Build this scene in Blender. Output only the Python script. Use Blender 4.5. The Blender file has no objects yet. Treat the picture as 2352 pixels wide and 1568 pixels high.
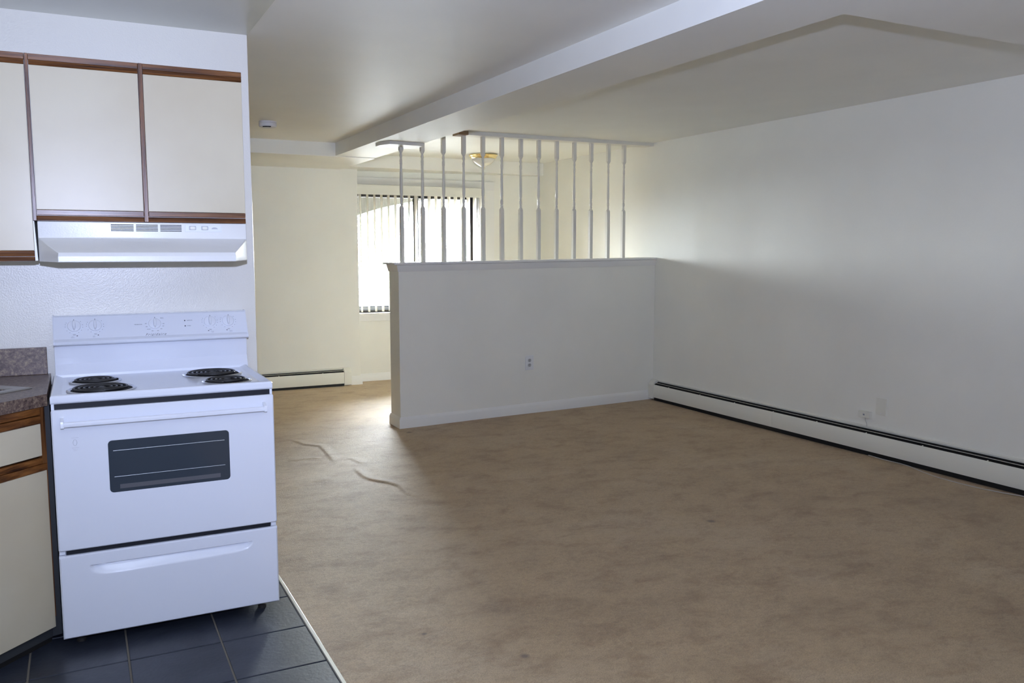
import bpy, bmesh, math, random
import numpy as np
from mathutils import Vector, Matrix
random.seed(3)
C = bpy.context.scene.collection
sc = bpy.context.scene
R = math.radians

# ------------------------------------------------------------------ camera, sky, flash, exposure
CAM_H = 1.417
cd = bpy.data.cameras.new('camera')
cam = bpy.data.objects.new('camera', cd); C.objects.link(cam)
cam.location = (0, 0, CAM_H)
cam.rotation_euler = (R(90 - 6.1217), 0, R(-26.945))
cd.sensor_fit = 'HORIZONTAL'; cd.sensor_width = 36.0
cd.lens = 1958.0 / 2352.0 * 36.0
cd.clip_start = 0.02; cd.clip_end = 300
sc.camera = cam

SKY = 260.0
FLASH_W = 500.0
EXPOSURE = 0.0
w = bpy.data.worlds.new('overcast_sky'); sc.world = w; w.use_nodes = True
wb = w.node_tree.nodes['Background']
wb.inputs['Color'].default_value = (0.92, 0.97, 1.04, 1); wb.inputs['Strength'].default_value = SKY

# the photographer's flash, a small head in the hot shoe above the lens, tilted up a little
fl = bpy.data.lights.new('camera_flash', 'SPOT'); fl.energy = FLASH_W
fl.color = (0.58, 0.67, 1.0); fl.shadow_soft_size = 0.02
fl.spot_size = R(165); fl.spot_blend = 1.0
flo = bpy.data.objects.new('camera_flash', fl); C.objects.link(flo)
flo.location = (0, 0, 1.61); flo.rotation_euler = (R(90 + 33), 0, R(-25))

# sampling portal in the window opening (lets sky light find its way in)
pl = bpy.data.lights.new('window_portal', 'AREA'); pl.shape = 'RECTANGLE'; pl.size = 1.45; pl.size_y = 1.38
pl.cycles.is_portal = True
plo = bpy.data.objects.new('window_portal', pl); C.objects.link(plo)
plo.location = (3.375, 9.08, 1.42); plo.rotation_euler = (R(-90), 0, 0)

vs = sc.view_settings
vs.view_transform = 'Standard'; vs.look = 'None'; vs.exposure = EXPOSURE; vs.gamma = 1.0
vs.use_curve_mapping = False
sc.cycles.use_denoising = True
sc.cycles.diffuse_bounces = 6; sc.cycles.max_bounces = 12
sc.cycles.caustics_reflective = False; sc.cycles.caustics_refractive = False

# ------------------------------------------------------------------ helpers
class MB:
    """collects shapes into one bmesh, built as ONE mesh object"""
    def __init__(s): s.bm = bmesh.new()
    def face(s, vs): 
        try: return s.bm.faces.new(vs)
        except ValueError: return None
    def box(s, a, b, f=None):
        x0, y0, z0 = a; x1, y1, z1 = b
        P = [(x0,y0,z0),(x1,y0,z0),(x1,y1,z0),(x0,y1,z0),(x0,y0,z1),(x1,y0,z1),(x1,y1,z1),(x0,y1,z1)]
        return s.hexa(P, f)
    def hexa(s, P, f=None):
        if f: P = [f(*p) for p in P]
        v = [s.bm.verts.new(p) for p in P]
        for q in ((3,2,1,0),(4,5,6,7),(0,1,5,4),(1,2,6,5),(2,3,7,6),(3,0,4,7)): s.face([v[i] for i in q])
        return s
    def prism(s, prof, t0, t1, f):
        """closed 2-D profile (a,b) swept from t0 to t1; f(t,a,b)->xyz"""
        n = len(prof)
        A = [s.bm.verts.new(f(t0, a, b)) for a, b in prof]
        B = [s.bm.verts.new(f(t1, a, b)) for a, b in prof]
        for i in range(n): s.face([A[i], A[(i+1) % n], B[(i+1) % n], B[i]])
        s.face(A[::-1]); s.face(B)
        return s
    def sheet(s, prof, t0, t1, f):
        A = [s.bm.verts.new(f(t0, a, b)) for a, b in prof]
        B = [s.bm.verts.new(f(t1, a, b)) for a, b in prof]
        for i in range(len(prof)-1): s.face([A[i], A[i+1], B[i+1], B[i]])
        return s
    def lathe(s, prof, c, n=24, axis='Z', f=None, cap=True):
        rings = []
        for r, z in prof:
            ring = []
            for k in range(n):
                a = 2*math.pi*k/n
                p = (r*math.cos(a), r*math.sin(a), z)
                if axis == 'Y': p = (p[0], -p[2], p[1])
                p = (p[0]+c[0], p[1]+c[1], p[2]+c[2])
                if f: p = f(*p)
                ring.append(s.bm.verts.new(p))
            rings.append(ring)
        for a, b in zip(rings, rings[1:]):
            for k in range(n): s.face([a[k], a[(k+1) % n], b[(k+1) % n], b[k]])
        if cap:
            s.face(rings[0][::-1]); s.face(rings[-1])
        return s
    def tube(s, pts, r, n=8, closed=False):
        pts = [Vector(p) for p in pts]; rings = []; m = len(pts)
        for i, p in enumerate(pts):
            a = pts[i-1] if (i > 0 or closed) else p
            b = pts[(i+1) % m] if (i < m-1 or closed) else p
            t = (b - a).normalized()
            u = t.cross(Vector((0, 0, 1)))
            if u.length < 1e-4: u = t.cross(Vector((0, 1, 0)))
            u.normalize(); v = u.cross(t)
            rings.append([s.bm.verts.new(p + u*r*math.cos(2*math.pi*k/n) + v*r*math.sin(2*math.pi*k/n)) for k in range(n)])
        prs = list(zip(rings, rings[1:]))
        if closed: prs.append((rings[-1], rings[0]))
        for a, b in prs:
            for k in range(n): s.face([a[k], a[(k+1) % n], b[(k+1) % n], b[k]])
        if not closed: s.face(rings[0][::-1]); s.face(rings[-1])
        return s
    def build(s, name, mat, parent=None, bevel=0, seg=2, smooth=True, recalc=True, **props):
        bm = s.bm
        if recalc: bmesh.ops.recalc_face_normals(bm, faces=bm.faces)
        if bevel:
            es = [e for e in bm.edges if len(e.link_faces) == 2 and e.calc_face_angle(0) > R(30)]
            bmesh.ops.bevel(bm, geom=es, offset=bevel, segments=seg, profile=0.6, affect='EDGES', clamp_overlap=True)
        o_ = Vector((0, 0, 0))
        if parent is not None: o_ = ORG[parent.name]
        if o_.length: bmesh.ops.translate(bm, verts=bm.verts, vec=-o_)
        me = bpy.data.meshes.new(name); bm.to_mesh(me); bm.free()
        if smooth and len(me.polygons):
            me.polygons.foreach_set('use_smooth', [True]*len(me.polygons))
            me.set_sharp_from_angle(angle=R(12 if bevel else 38))
        me.materials.append(mat)
        o = bpy.data.objects.new(name, me); C.objects.link(o)
        if parent is not None: o.parent = parent
        ORG[o.name] = o_.copy()
        for k, v in props.items(): o[k] = v
        return o
ORG = {}
def box(a, b, f=None): return MB().box(a, b, f)
def tag(o, label, cat, group=None):
    o['label'] = label; o['category'] = cat
    if group: o['group'] = group
    return o
def thing(name, label, cat, loc, group=None):
    o = bpy.data.objects.new(name, None); C.objects.link(o); o.location = loc
    o.empty_display_size = 0.05
    ORG[o.name] = Vector(loc)
    return tag(o, label, cat, group)
def struct(o): o['kind'] = 'structure'; return o
def empty_struct(name, loc=(0, 0, 0)):
    o = bpy.data.objects.new(name, None); C.objects.link(o); o.location = loc; o['kind'] = 'structure'
    ORG[o.name] = Vector(loc); return o

# ------------------------------------------------------------------ materials
def mat(name, col, rough=0.5, spec=0.5, metal=0.0, **k):
    m = bpy.data.materials.new(name); m.use_nodes = True
    nt = m.node_tree; b = nt.nodes['Principled BSDF']
    b.inputs['Base Color'].default_value = (*col, 1); b.inputs['Roughness'].default_value = rough
    b.inputs['Specular IOR Level'].default_value = spec; b.inputs['Metallic'].default_value = metal
    for kk, v in k.items(): b.inputs[kk].default_value = v
    return m
def N(m, t, **k):
    n = m.node_tree.nodes.new(t)
    for kk, v in k.items():
        if kk in n.inputs: n.inputs[kk].default_value = v
        else: setattr(n, kk, v)
    return n
def L(m, a, b): m.node_tree.links.new(a, b)
def coords(m, scale=(1, 1, 1), rot=(0, 0, 0), src='Object'):
    t = N(m, 'ShaderNodeTexCoord'); mp = N(m, 'ShaderNodeMapping')
    mp.inputs['Scale'].default_value = scale; mp.inputs['Rotation'].default_value = rot
    L(m, t.outputs[src], mp.inputs['Vector']); return mp.outputs['Vector']
def geo(m, scale=(1, 1, 1), rot=(0, 0, 0)):
    t = N(m, 'ShaderNodeNewGeometry'); mp = N(m, 'ShaderNodeMapping')
    mp.inputs['Scale'].default_value = scale; mp.inputs['Rotation'].default_value = rot
    L(m, t.outputs['Position'], mp.inputs['Vector']); return mp.outputs['Vector']
def noise(m, vec, scale, detail=4.0, rough=0.55, dist=0.0):
    n = N(m, 'ShaderNodeTexNoise'); n.inputs['Scale'].default_value = scale; n.inputs['Detail'].default_value = detail
    n.inputs['Roughness'].default_value = rough; n.inputs['Distortion'].default_value = dist
    L(m, vec, n.inputs['Vector']); return n.outputs['Fac']
def ramp(m, fac, stops):
    r = N(m, 'ShaderNodeValToRGB'); cr = r.color_ramp
    while len(cr.elements) < len(stops): cr.elements.new(0.5)
    for e, (p, c) in zip(cr.elements, stops): e.position = p; e.color = (*c, 1) if len(c) == 3 else c
    L(m, fac, r.inputs['Fac']); return r.outputs['Color']
def bump(m, fac, strength, dist, prev=None):
    b = N(m, 'ShaderNodeBump'); b.inputs['Strength'].default_value = strength; b.inputs['Distance'].default_value = dist
    L(m, fac, b.inputs['Height'])
    if prev: L(m, prev, b.inputs['Normal'])
    return b.outputs['Normal']
def P(m): return m.node_tree.nodes['Principled BSDF']
def paint(name, col, rough, spec, bscale, bstr, var=0.03):
    m = mat(name, col, rough, spec); g = geo(m)
    n1 = noise(m, g, 1.3, 3)
    c0 = tuple(c*(1-var) for c in col); c1 = tuple(min(1, c*(1+var)) for c in col)
    L(m, ramp(m, n1, [(0.3, c0), (0.7, c1)]), P(m).inputs['Base Color'])
    n2 = noise(m, g, bscale, 2)
    L(m, bump(m, n2, bstr, 0.004), P(m).inputs['Normal'])
    return m

CREAM = (0.865, 0.852, 0.770)
M_wall = paint('cream_wall_paint', CREAM, 0.55, 0.35, 90, 0.10)
M_ceil = paint('ceiling_paint', (0.865, 0.855, 0.79), 0.45, 0.5, 40, 0.12, 0.035)
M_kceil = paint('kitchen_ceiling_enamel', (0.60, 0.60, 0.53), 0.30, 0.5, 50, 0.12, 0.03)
M_kwall = paint('kitchen_gloss_paint', (0.79, 0.76, 0.685), 0.30, 0.5, 210, 0.18, 0.02)
M_trim = mat('white_trim_paint', (0.84, 0.83, 0.785), 0.35, 0.5)
M_trimcool = mat('white_baluster_paint', (0.77, 0.75, 0.675), 0.4, 0.5)
M_heat = mat('heater_enamel', (0.80, 0.785, 0.69), 0.4, 0.5)
M_black = mat('black_void', (0.012, 0.011, 0.010), 0.7, 0.3)
M_dark = mat('dark_dusty_metal', (0.03, 0.027, 0.024), 0.6, 0.4)
M_enamel = mat('white_appliance_enamel', (0.77, 0.79, 0.85), 0.14, 0.5)
M_plastic = mat('white_plastic', (0.78, 0.795, 0.845), 0.3, 0.5)
M_hood = mat('hood_enamel', (0.80, 0.79, 0.76), 0.30, 0.45)
_n = noise(M_hood, geo(M_hood), 170, 2); L(M_hood, bump(M_hood, _n, 0.10, 0.003), P(M_hood).inputs['Normal'])
M_slot = mat('dark_slot', (0.010, 0.011, 0.016), 0.5, 0.3)
M_coil = mat('burner_coil', (0.012, 0.011, 0.011), 0.42, 0.5)
M_chrome = mat('drip_pan_steel', (0.62, 0.63, 0.66), 0.25, 0.5, 1.0)
M_panin = mat('drip_pan_bowl', (0.010, 0.010, 0.011), 0.75, 0.25)
M_glass = mat('oven_glass', (0.042, 0.052, 0.066), 0.10, 0.5)
M_rack = mat('oven_rack', (0.75, 0.77, 0.80), 0.3, 0.5, 1.0)
M_print = mat('grey_print', (0.10, 0.10, 0.13), 0.6, 0.2)
M_printlt = mat('pale_print', (0.36, 0.37, 0.42), 0.6, 0.2)
M_brass = mat('polished_brass', (0.95, 0.78, 0.42), 0.15, 0.5, 1.0)
M_steel = mat('sink_steel', (0.46, 0.45, 0.43), 0.33, 0.5, 1.0)
M_lam = mat('cream_laminate', (0.70, 0.64, 0.48), 0.33, 0.4)
M_side = mat('white_melamine', (0.80, 0.79, 0.77), 0.35, 0.5)
M_bronze = mat('bronze_window_frame', (0.028, 0.023, 0.017), 0.35, 0.5)
M_grey = mat('sky_sheen_and_jack_grey', (0.30, 0.32, 0.36), 0.5, 0.4)  # sky reflection on the bronze rail put into a grey base; also jack hole
M_strip = mat('tile_edge_strip', (0.88, 0.84, 0.66), 0.3, 0.5)
M_grout = mat('grout', (0.21, 0.185, 0.145), 0.9, 0.2)
M_detector = mat('detector_plastic', (0.74, 0.74, 0.75), 0.4, 0.4)
M_deck = mat('balcony_deck', (0.07, 0.07, 0.068), 0.9, 0.2)
M_out = mat('outdoor_concrete', (0.72, 0.71, 0.69), 0.9, 0.2)
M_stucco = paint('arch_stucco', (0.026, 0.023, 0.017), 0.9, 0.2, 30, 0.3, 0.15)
M_wire = mat('white_cable', (0.50, 0.48, 0.44), 0.5, 0.4)
M_swf = mat('switch_frame_grey', (0.52, 0.52, 0.53), 0.4, 0.4)
M_outlet = mat('outlet_plastic', (0.80, 0.81, 0.80), 0.35, 0.5)
M_recept = mat('outlet_face', (0.50, 0.51, 0.50), 0.4, 0.5)

# laminate doors: faint yellowing towards the lower edge and hand wear
g = geo(M_lam); n = noise(M_lam, g, 2.2, 3)
L(M_lam, ramp(M_lam, n, [(0.3, (0.60, 0.52, 0.365)), (0.62, (0.645, 0.575, 0.42))]), P(M_lam).inputs['Base Color'])
n = noise(M_lam, g, 60, 2); L(M_lam, bump(M_lam, n, 0.04, 0.002), P(M_lam).inputs['Normal'])

def oak(name, axis):
    m = mat(name, (0.2, 0.1, 0.04), 0.28, 0.38)
    sc_ = {'X': (1.2, 30, 30), 'Z': (30, 30, 1.2), 'D': (4, 4, 30)}[axis]
    g = geo(m, sc_); n1 = noise(m, g, 2.2, 6, 0.62, 0.4)
    col = ramp(m, n1, [(0.34, (0.030, 0.009, 0.003)), (0.46, (0.115, 0.042, 0.012)), (0.56, (0.185, 0.072, 0.021)), (0.72, (0.29, 0.128, 0.042))])
    if axis == 'D':
        x = N(m, 'ShaderNodeMix', data_type='RGBA', blend_type='MULTIPLY'); x.inputs['Factor'].default_value = 1.0
        L(m, col, x.inputs['A']); x.inputs['B'].default_value = (1.0, 0.92, 0.72, 1); col = x.outputs['Result']
    L(m, col, P(m).inputs['Base Color'])
    n2 = noise(m, geo(m, tuple(s*1.6 for s in sc_)), 5.0, 4)
    L(m, bump(m, n2, 0.15, 0.0015), P(m).inputs['Normal'])
    return m
M_oakx = oak('oak_grain_across', 'X'); M_oakz = oak('oak_grain_upright', 'Z'); M_oakd = oak('oak_grain_diagonal', 'D')

# speckled purple-brown counter laminate
M_cnt = mat('speckled_laminate', (0.2, 0.15, 0.15), 0.35, 0.5)
g = geo(M_cnt); n1 = noise(M_cnt, g, 70, 8, 0.82, 0.25); n2 = noise(M_cnt, g, 18, 3)
mx = N(M_cnt, 'ShaderNodeMix', data_type='RGBA')
c1 = ramp(M_cnt, n1, [(0.38, (0.020, 0.009, 0.009)), (0.46, (0.095, 0.055, 0.045)), (0.54, (0.19, 0.132, 0.100)), (0.63, (0.40, 0.31, 0.20))])
c2 = ramp(M_cnt, n2, [(0.35, (0.10, 0.068, 0.060)), (0.65, (0.18, 0.145, 0.115))])
mx.inputs['Factor'].default_value = 0.15
L(M_cnt, c1, mx.inputs['A']); L(M_cnt, c2, mx.inputs['B']); L(M_cnt, mx.outputs['Result'], P(M_cnt).inputs['Base Color'])

# slate-blue floor tile
def tile_mat():
    m = mat('dark_slate_tile', (0.03, 0.035, 0.045), 0.42, 0.45)
    g = geo(m); n1 = noise(m, g, 5, 6, 0.65, 0.8); n2 = noise(m, g, 60, 3)
    L(m, ramp(m, n1, [(0.30, (0.015, 0.018, 0.028)), (0.55, (0.030, 0.035, 0.048)), (0.70, (0.046, 0.050, 0.062)), (0.80, (0.10, 0.10, 0.11))]), P(m).inputs['Base Color'])
    L(m, bump(m, n2, 0.25, 0.003), P(m).inputs['Normal']); return m
M_tile = tile_mat()

# tan cut-pile carpet: worn patches, traffic streaks, fine pile
def carpet_mat():
    m = mat('tan_carpet', (0.36, 0.28, 0.19), 0.66, 0.90)
    g = geo(m)
    big = noise(m, g, 1.3, 5, 0.6, 0.6)
    streak = noise(m, geo(m, (1.0, 1.5, 1), (0, 0, R(20))), 4.2, 8, 0.72, 0.25)
    fine = noise(m, g, 210, 3, 0.7)
    mid = noise(m, geo(m, (1.0, 1.5, 1), (0, 0, R(15))), 34, 5, 0.72, 0.6)
    c1 = ramp(m, big, [(0.30, (0.385, 0.262, 0.132)), (0.52, (0.445, 0.310, 0.162)), (0.72, (0.485, 0.358, 0.210))])
    c2 = ramp(m, streak, [(0.30, (0.68, 0.60, 0.53)), (0.41, (0.87, 0.83, 0.79)), (0.50, (1.0, 1.0, 1.0)), (0.70, (1.10, 1.10, 1.10))])
    c3 = ramp(m, mid, [(0.25, (0.76, 0.74, 0.72)), (0.5, (0.98, 0.98, 0.98)), (0.8, (1.12, 1.12, 1.12))])
    c4 = ramp(m, fine, [(0.25, (0.62, 0.61, 0.59)), (0.55, (1.0, 1.0, 1.0)), (0.85, (1.3, 1.3, 1.3))])
    cur = c1
    for c in (c2, c3, c4):
        x = N(m, 'ShaderNodeMix', data_type='RGBA', blend_type='MULTIPLY'); x.inputs['Factor'].default_value = 1.0
        L(m, cur, x.inputs['A']); L(m, c, x.inputs['B']); cur = x.outputs['Result']
    # dropped-drink stains
    t = N(m, 'ShaderNodeNewGeometry')
    for (sx, sy, r) in ((1.331, 2.52, 0.022), (1.081, 2.845, 0.014), (2.251, 6.199, 0.03), (2.9, 3.4, 0.03)):
        d = N(m, 'ShaderNodeVectorMath', operation='DISTANCE'); d.inputs[1].default_value = (sx, sy, 0.0)
        L(m, t.outputs['Position'], d.inputs[0])
        mr = N(m, 'ShaderNodeMapRange'); mr.inputs['From Min'].default_value = r*0.4; mr.inputs['From Max'].default_value = r
        mr.inputs['To Min'].default_value = 0.75; mr.inputs['To Max'].default_value = 0.0
        L(m, d.outputs['Value'], mr.inputs['Value'])
        x = N(m, 'ShaderNodeMix', data_type='RGBA', blend_type='MIX'); L(m, mr.outputs['Result'], x.inputs['Factor'])
        L(m, cur, x.inputs['A']); x.inputs['B'].default_value = (0.10, 0.065, 0.045, 1); cur = x.outputs['Result']
    L(m, cur, P(m).inputs['Base Color'])
    nb = bump(m, mid, 0.35, 0.012); nb = bump(m, fine, 0.6, 0.006, nb)
    L(m, nb, P(m).inputs['Normal'])
    P(m).inputs['Sheen Weight'].default_value = 0.12; P(m).inputs['Sheen Roughness'].default_value = 0.35
    P(m).inputs['Sheen Tint'].default_value = (1, 1, 1, 1)
    return m
M_carpet = carpet_mat()

# translucent vinyl blind slats
def vane_mat():
    m = bpy.data.materials.new('ivory_vinyl_vane'); m.use_nodes = True; nt = m.node_tree
    b = P(m); b.inputs['Base Color'].default_value = (0.66, 0.61, 0.50, 1); b.inputs['Roughness'].default_value = 0.45
    tr = N(m, 'ShaderNodeBsdfTranslucent'); tr.inputs['Color'].default_value = (0.86, 0.80, 0.66, 1)
    mx = N(m, 'ShaderNodeMixShader'); mx.inputs['Fac'].default_value = 0.16
    L(m, b.outputs['BSDF'], mx.inputs[1]); L(m, tr.outputs['BSDF'], mx.inputs[2])
    L(m, mx.outputs['Shader'], nt.nodes['Material Output'].inputs['Surface']); return m
M_vane = vane_mat()
def pane_mat():
    m = bpy.data.materials.new('clear_window_glass'); m.use_nodes = True; nt = m.node_tree
    nt.nodes.remove(P(m))
    tr = N(m, 'ShaderNodeBsdfTransparent'); tr.inputs['Color'].default_value = (0.93, 0.95, 0.95, 1)
    gl = N(m, 'ShaderNodeBsdfGlossy'); gl.inputs['Roughness'].default_value = 0.02
    fr = N(m, 'ShaderNodeFresnel'); fr.inputs['IOR'].default_value = 1.45
    mx = N(m, 'ShaderNodeMixShader'); L(m, fr.outputs['Fac'], mx.inputs['Fac'])
    L(m, tr.outputs['BSDF'], mx.inputs[1]); L(m, gl.outputs['BSDF'], mx.inputs[2])
    L(m, mx.outputs['Shader'], nt.nodes['Material Output'].inputs['Surface']); return m
M_pane = pane_mat()
# frosted, ribbed lamp bowl
M_bowl = mat('ribbed_frosted_glass', (0.86, 0.84, 0.78), 0.12, 0.6)
P(M_bowl).inputs['Transmission Weight'].default_value = 0.25

# ------------------------------------------------------------------ the room shell
XR = 4.86          # right wall
YB = 8.88          # window wall
YL = 8.70          # left part of the back wall
YK = 3.95          # kitchen wall
XK = 0.71          # its free end
XL = -1.12         # left wall
YF = -1.80         # wall behind the camera
ZC = 2.355; ZB = 2.243
def ztray(x): return 2.372 + 0.0166*(x - 2.45)

# kitchen floor: mortar bed with every visible tile its own piece
floor = struct(box((XL, YF, -0.06), (XR, YB, -0.006)).build('floor', M_grout, smooth=False))
tile_me = None
xs_t = [0.709 - 0.302 - 0.3085*i for i in range(6)]
ys_t = [3.744 - 0.309*j for j in range(-1, 8)]
for i, x in enumerate(xs_t):
    for j, y in enumerate(ys_t):
        y1 = min(y + 0.3025, YK) if j == 0 else y + 0.3025
        if y >= YK - 0.03: continue
        if j == 0 or tile_me is None or True:
            if j != 0 and tile_me is not None:
                o = bpy.data.objects.new('tile', tile_me); C.objects.link(o); o.parent = floor
            else:
                o = box((0, 0, -0.0065), (0.302, y1 - y, 0.0)).build('tile', M_tile, None, bevel=0.0025)
                o.parent = floor
                if j != 0: tile_me = o.data
            o.location = (x, y, random.uniform(-0.0008, 0.0003))
# plain continuation of the tiling behind the camera
struct(box((XL, YF, -0.0058), (0.709, 1.27, -0.0005)).build('floor_behind', M_tile, smooth=False))
struct(box((0.711, YF, -0.006), (0.7235, YK + 0.10, 0.0035)).build('trim_1', M_strip, bevel=0.0012))

# carpet with real wrinkles
def carpet():
    def seg(a, b, st): return list(np.arange(a, b - st*0.5, st))
    X = seg(XL, 0.724, 0.12) + seg(0.724, 1.1, 0.04) + seg(1.1, 1.95, 0.008) + seg(1.95, 2.6, 0.04) + seg(2.6, XR, 0.08) + [XR]
    Y = seg(YF, 2.4, 0.12) + seg(2.4, 4.4, 0.05) + seg(4.4, 6.4, 0.009) + seg(6.4, YB, 0.06) + [YB]
    X = np.array(X); Y = np.array(Y)
    gx, gy = np.meshgrid(X, Y)
    z = 0.004 + 0.0025*np.sin(gx*2.3+gy*1.1) + 0.002*np.sin(gx*1.2-gy*2.9+1.0)
    ridges = [([(1.36,6.36),(1.395,6.259),(1.42,6.135),(1.509,6.043),(1.499,5.823),(1.482,5.621),(1.474,5.505)], 0.0065, 0.017),
              ([(1.592,5.606),(1.611,5.515),(1.628,5.401)], 0.0050, 0.017),
              ([(1.559,5.321),(1.54,5.208),(1.534,5.069),(1.549,4.982),(1.623,4.867),(1.663,4.761),(1.649,4.593),(1.70,4.45)], 0.0085, 0.016),
              ([(1.20,5.69),(1.318,5.705),(1.433,5.687)], 0.0045, 0.022),
              ([(1.05,4.95),(1.2,5.1),(1.36,5.12)], 0.004, 0.03)]
    for pts, hgt, wd in ridges:
        best = np.full(gx.shape, 9.0); side = np.zeros(gx.shape); tt = np.zeros(gx.shape)
        n = len(pts) - 1
        for i in range(n):
            a = np.array(pts[i]); b = np.array(pts[i+1]); d = b - a; l2 = d@d
            u = np.clip(((gx-a[0])*d[0] + (gy-a[1])*d[1])/l2, 0, 1)
            dx = gx - (a[0]+u*d[0]); dy = gy - (a[1]+u*d[1]); ds = np.hypot(dx, dy)
            nr = (dx*-(a[0]+u*d[0]) + dy*-(a[1]+u*d[1])) > 0
            mk = ds < best; best = np.where(mk, ds, best); side = np.where(mk, nr, side); tt = np.where(mk, (i+u)/n, tt)
        fade = np.clip(np.minimum(tt, 1-tt)*5, 0, 1)
        z += hgt*fade*np.exp(-(best/np.where(side > 0.5, wd*0.75, wd*3.2))**2)
    z = np.maximum(z, 0.0015)
    idx = -np.ones(gx.shape, int); verts = []; faces = []
    ny, nx = gx.shape
    def vid(j, i):
        if idx[j, i] < 0:
            idx[j, i] = len(verts); verts.append((gx[j, i], gy[j, i], z[j, i]))
        return int(idx[j, i])
    for j in range(ny-1):
        for i in range(nx-1):
            if X[i+1] < 0.726 and Y[j] < YK + 0.08: continue
            xc, yc = (X[i]+X[i+1])/2, (Y[j]+Y[j+1])/2
            if xc < 2.58 and yc > 8.74: continue
            if xc > 2.30 and 0.05 < yc - (6.36 + 0.085*(xc-2.24)) < 0.18: continue
            faces.append((vid(j, i), vid(j, i+1), vid(j+1, i+1), vid(j+1, i)))
    me = bpy.data.meshes.new('carpet'); me.from_pydata(verts, [], faces); me.update()
    me.polygons.foreach_set('use_smooth', [True]*len(me.polygons)); me.materials.append(M_carpet)
    o = bpy.data.objects.new('carpet', me); C.objects.link(o)
    return tag(o, 'tan wall-to-wall carpet with wrinkles and worn patches', 'carpet')
carpet()

# walls
struct(box((XL, YK, 0), (XK, YK + 0.12, ZC)).build('wall_kitchen', M_kwall, bevel=0.004))
struct(box((XR, YF, -0.02), (XR + 0.12, YB + 0.3, 2.6)).build('wall_right', M_wall, smooth=False))
struct(box((XL - 0.12, YF, -0.02), (XL, YB, 2.6)).build('wall_left', M_wall, smooth=False))
struct(box((XL, YF - 0.12, -0.02), (XR, YF, 2.6)).build('wall_front', M_wall, smooth=False))
WX0, WX1, WZ0, WZ1 = 2.63, 4.09, 0.745, 2.09
wl = MB(); wl.box((XL, YL, -0.02), (2.625, YB + 0.18, 2.6))
struct(wl.build('wall_back_left', M_wall, bevel=0.004))
wb_ = MB()
wb_.box((2.625, YB, -0.02), (XR, YB + 0.18, WZ0)); wb_.box((2.625, YB, WZ1), (XR, YB + 0.18, 2.6))
wb_.box((WX1, YB, WZ0), (XR, YB + 0.18, WZ1)); wb_.box((2.625, YB, WZ0), (WX0, YB + 0.18, WZ1))
struct(wb_.build('wall_back', M_wall, smooth=False))

# ceilings, beams and soffits
struct(box((XL, YK, ZC), (2.08, 7.53, ZC + 0.1)).build('ceiling', M_ceil, smooth=False))
struct(box((XK, YF, ZC), (2.08, YK, ZC + 0.1)).build('ceiling_middle', M_ceil, smooth=False))
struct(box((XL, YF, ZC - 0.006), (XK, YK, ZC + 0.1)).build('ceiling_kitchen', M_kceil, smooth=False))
def trayf(x, y, z): return (x, y, ztray(x) + z)
struct(MB().box((2.45, 2.24, 0), (XR, YB, 0.12), trayf).build('ceiling_tray', M_ceil, smooth=False))
struct(box((2.45, YF, ZC), (XR, 1.75, ZC + 0.1)).build('ceiling_front', M_ceil, smooth=False))
struct(box((2.08, YF, ZB), (2.45, 7.53, 2.6)).build('ceiling_beam', M_ceil, smooth=False))
struct(box((2.45, 1.75, ZB), (XR, 2.24, 2.6)).build('ceiling_beam_cross', M_ceil, smooth=False))
struct(box((XL, 7.53, ZB - 0.007), (2.45, YL, 2.6)).build('ceiling_soffit', M_ceil, bevel=0.004))
struct(MB().hexa([(2.45,8.42,ZB),(XR,8.76,ZB+0.03),(XR,YB,ZB+0.03),(2.45,YB,ZB),(2.45,8.42,2.6),(XR,8.76,2.6),(XR,YB,2.6),(2.45,YB,2.6)]).build('ceiling_soffit_window', M_ceil, bevel=0.004))

def ogee(h, d): return [(0, 0), (d, 0), (d, h*0.72), (d*0.75, h*0.80), (d*0.55, h*0.93), (d*0.35, h), (0, h)]
struct(MB().prism(ogee(0.085, 0.013), 2.625, XR, lambda t, a, b: (t, YB - a, b)).build('baseboard_back', M_trim))
struct(MB().prism(ogee(0.095, 0.014), 2.515, 2.64, lambda t, a, b: (t, YL - a, b)).build('baseboard_left', M_trim))

# ------------------------------------------------------------------ half wall
SL = 0.085
def hy(x): return 6.36 + SL*(x - 2.24)
def hw(x, d, z): return (x, hy(x) + d, z)          # d: depth behind the front face
def zcap(x): return 1.3195 + 0.0102*(x - 2.24)
HX0, HX1, HT = 2.238, XR, 0.225
m = MB(); m.hexa([hw(HX0,0,0), hw(HX1,0,0), hw(HX1,HT,0), hw(HX0,HT,0),
                  hw(HX0,0,zcap(HX0)-0.02), hw(HX1,0,zcap(HX1)-0.02), hw(HX1,HT,zcap(HX1)-0.02), hw(HX0,HT,zcap(HX0)-0.02)])
half = struct(m.build('wall_half', M_wall, bevel=0.003))
m = MB(); a0, a1, d0, d1 = HX0 - 0.045, HX1, -0.03, HT + 0.03
m.hexa([hw(a0,d0,zcap(a0)-0.018), hw(a1,d0,zcap(a1)-0.018), hw(a1,d1,zcap(a1)-0.018), hw(a0,d1,zcap(a0)-0.018),
        hw(a0,d0,zcap(a0)), hw(a1,d0,zcap(a1)), hw(a1,d1,zcap(a1)), hw(a0,d1,zcap(a0))])
m.build('cap_board', M_trim, half, bevel=0.004)
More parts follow.
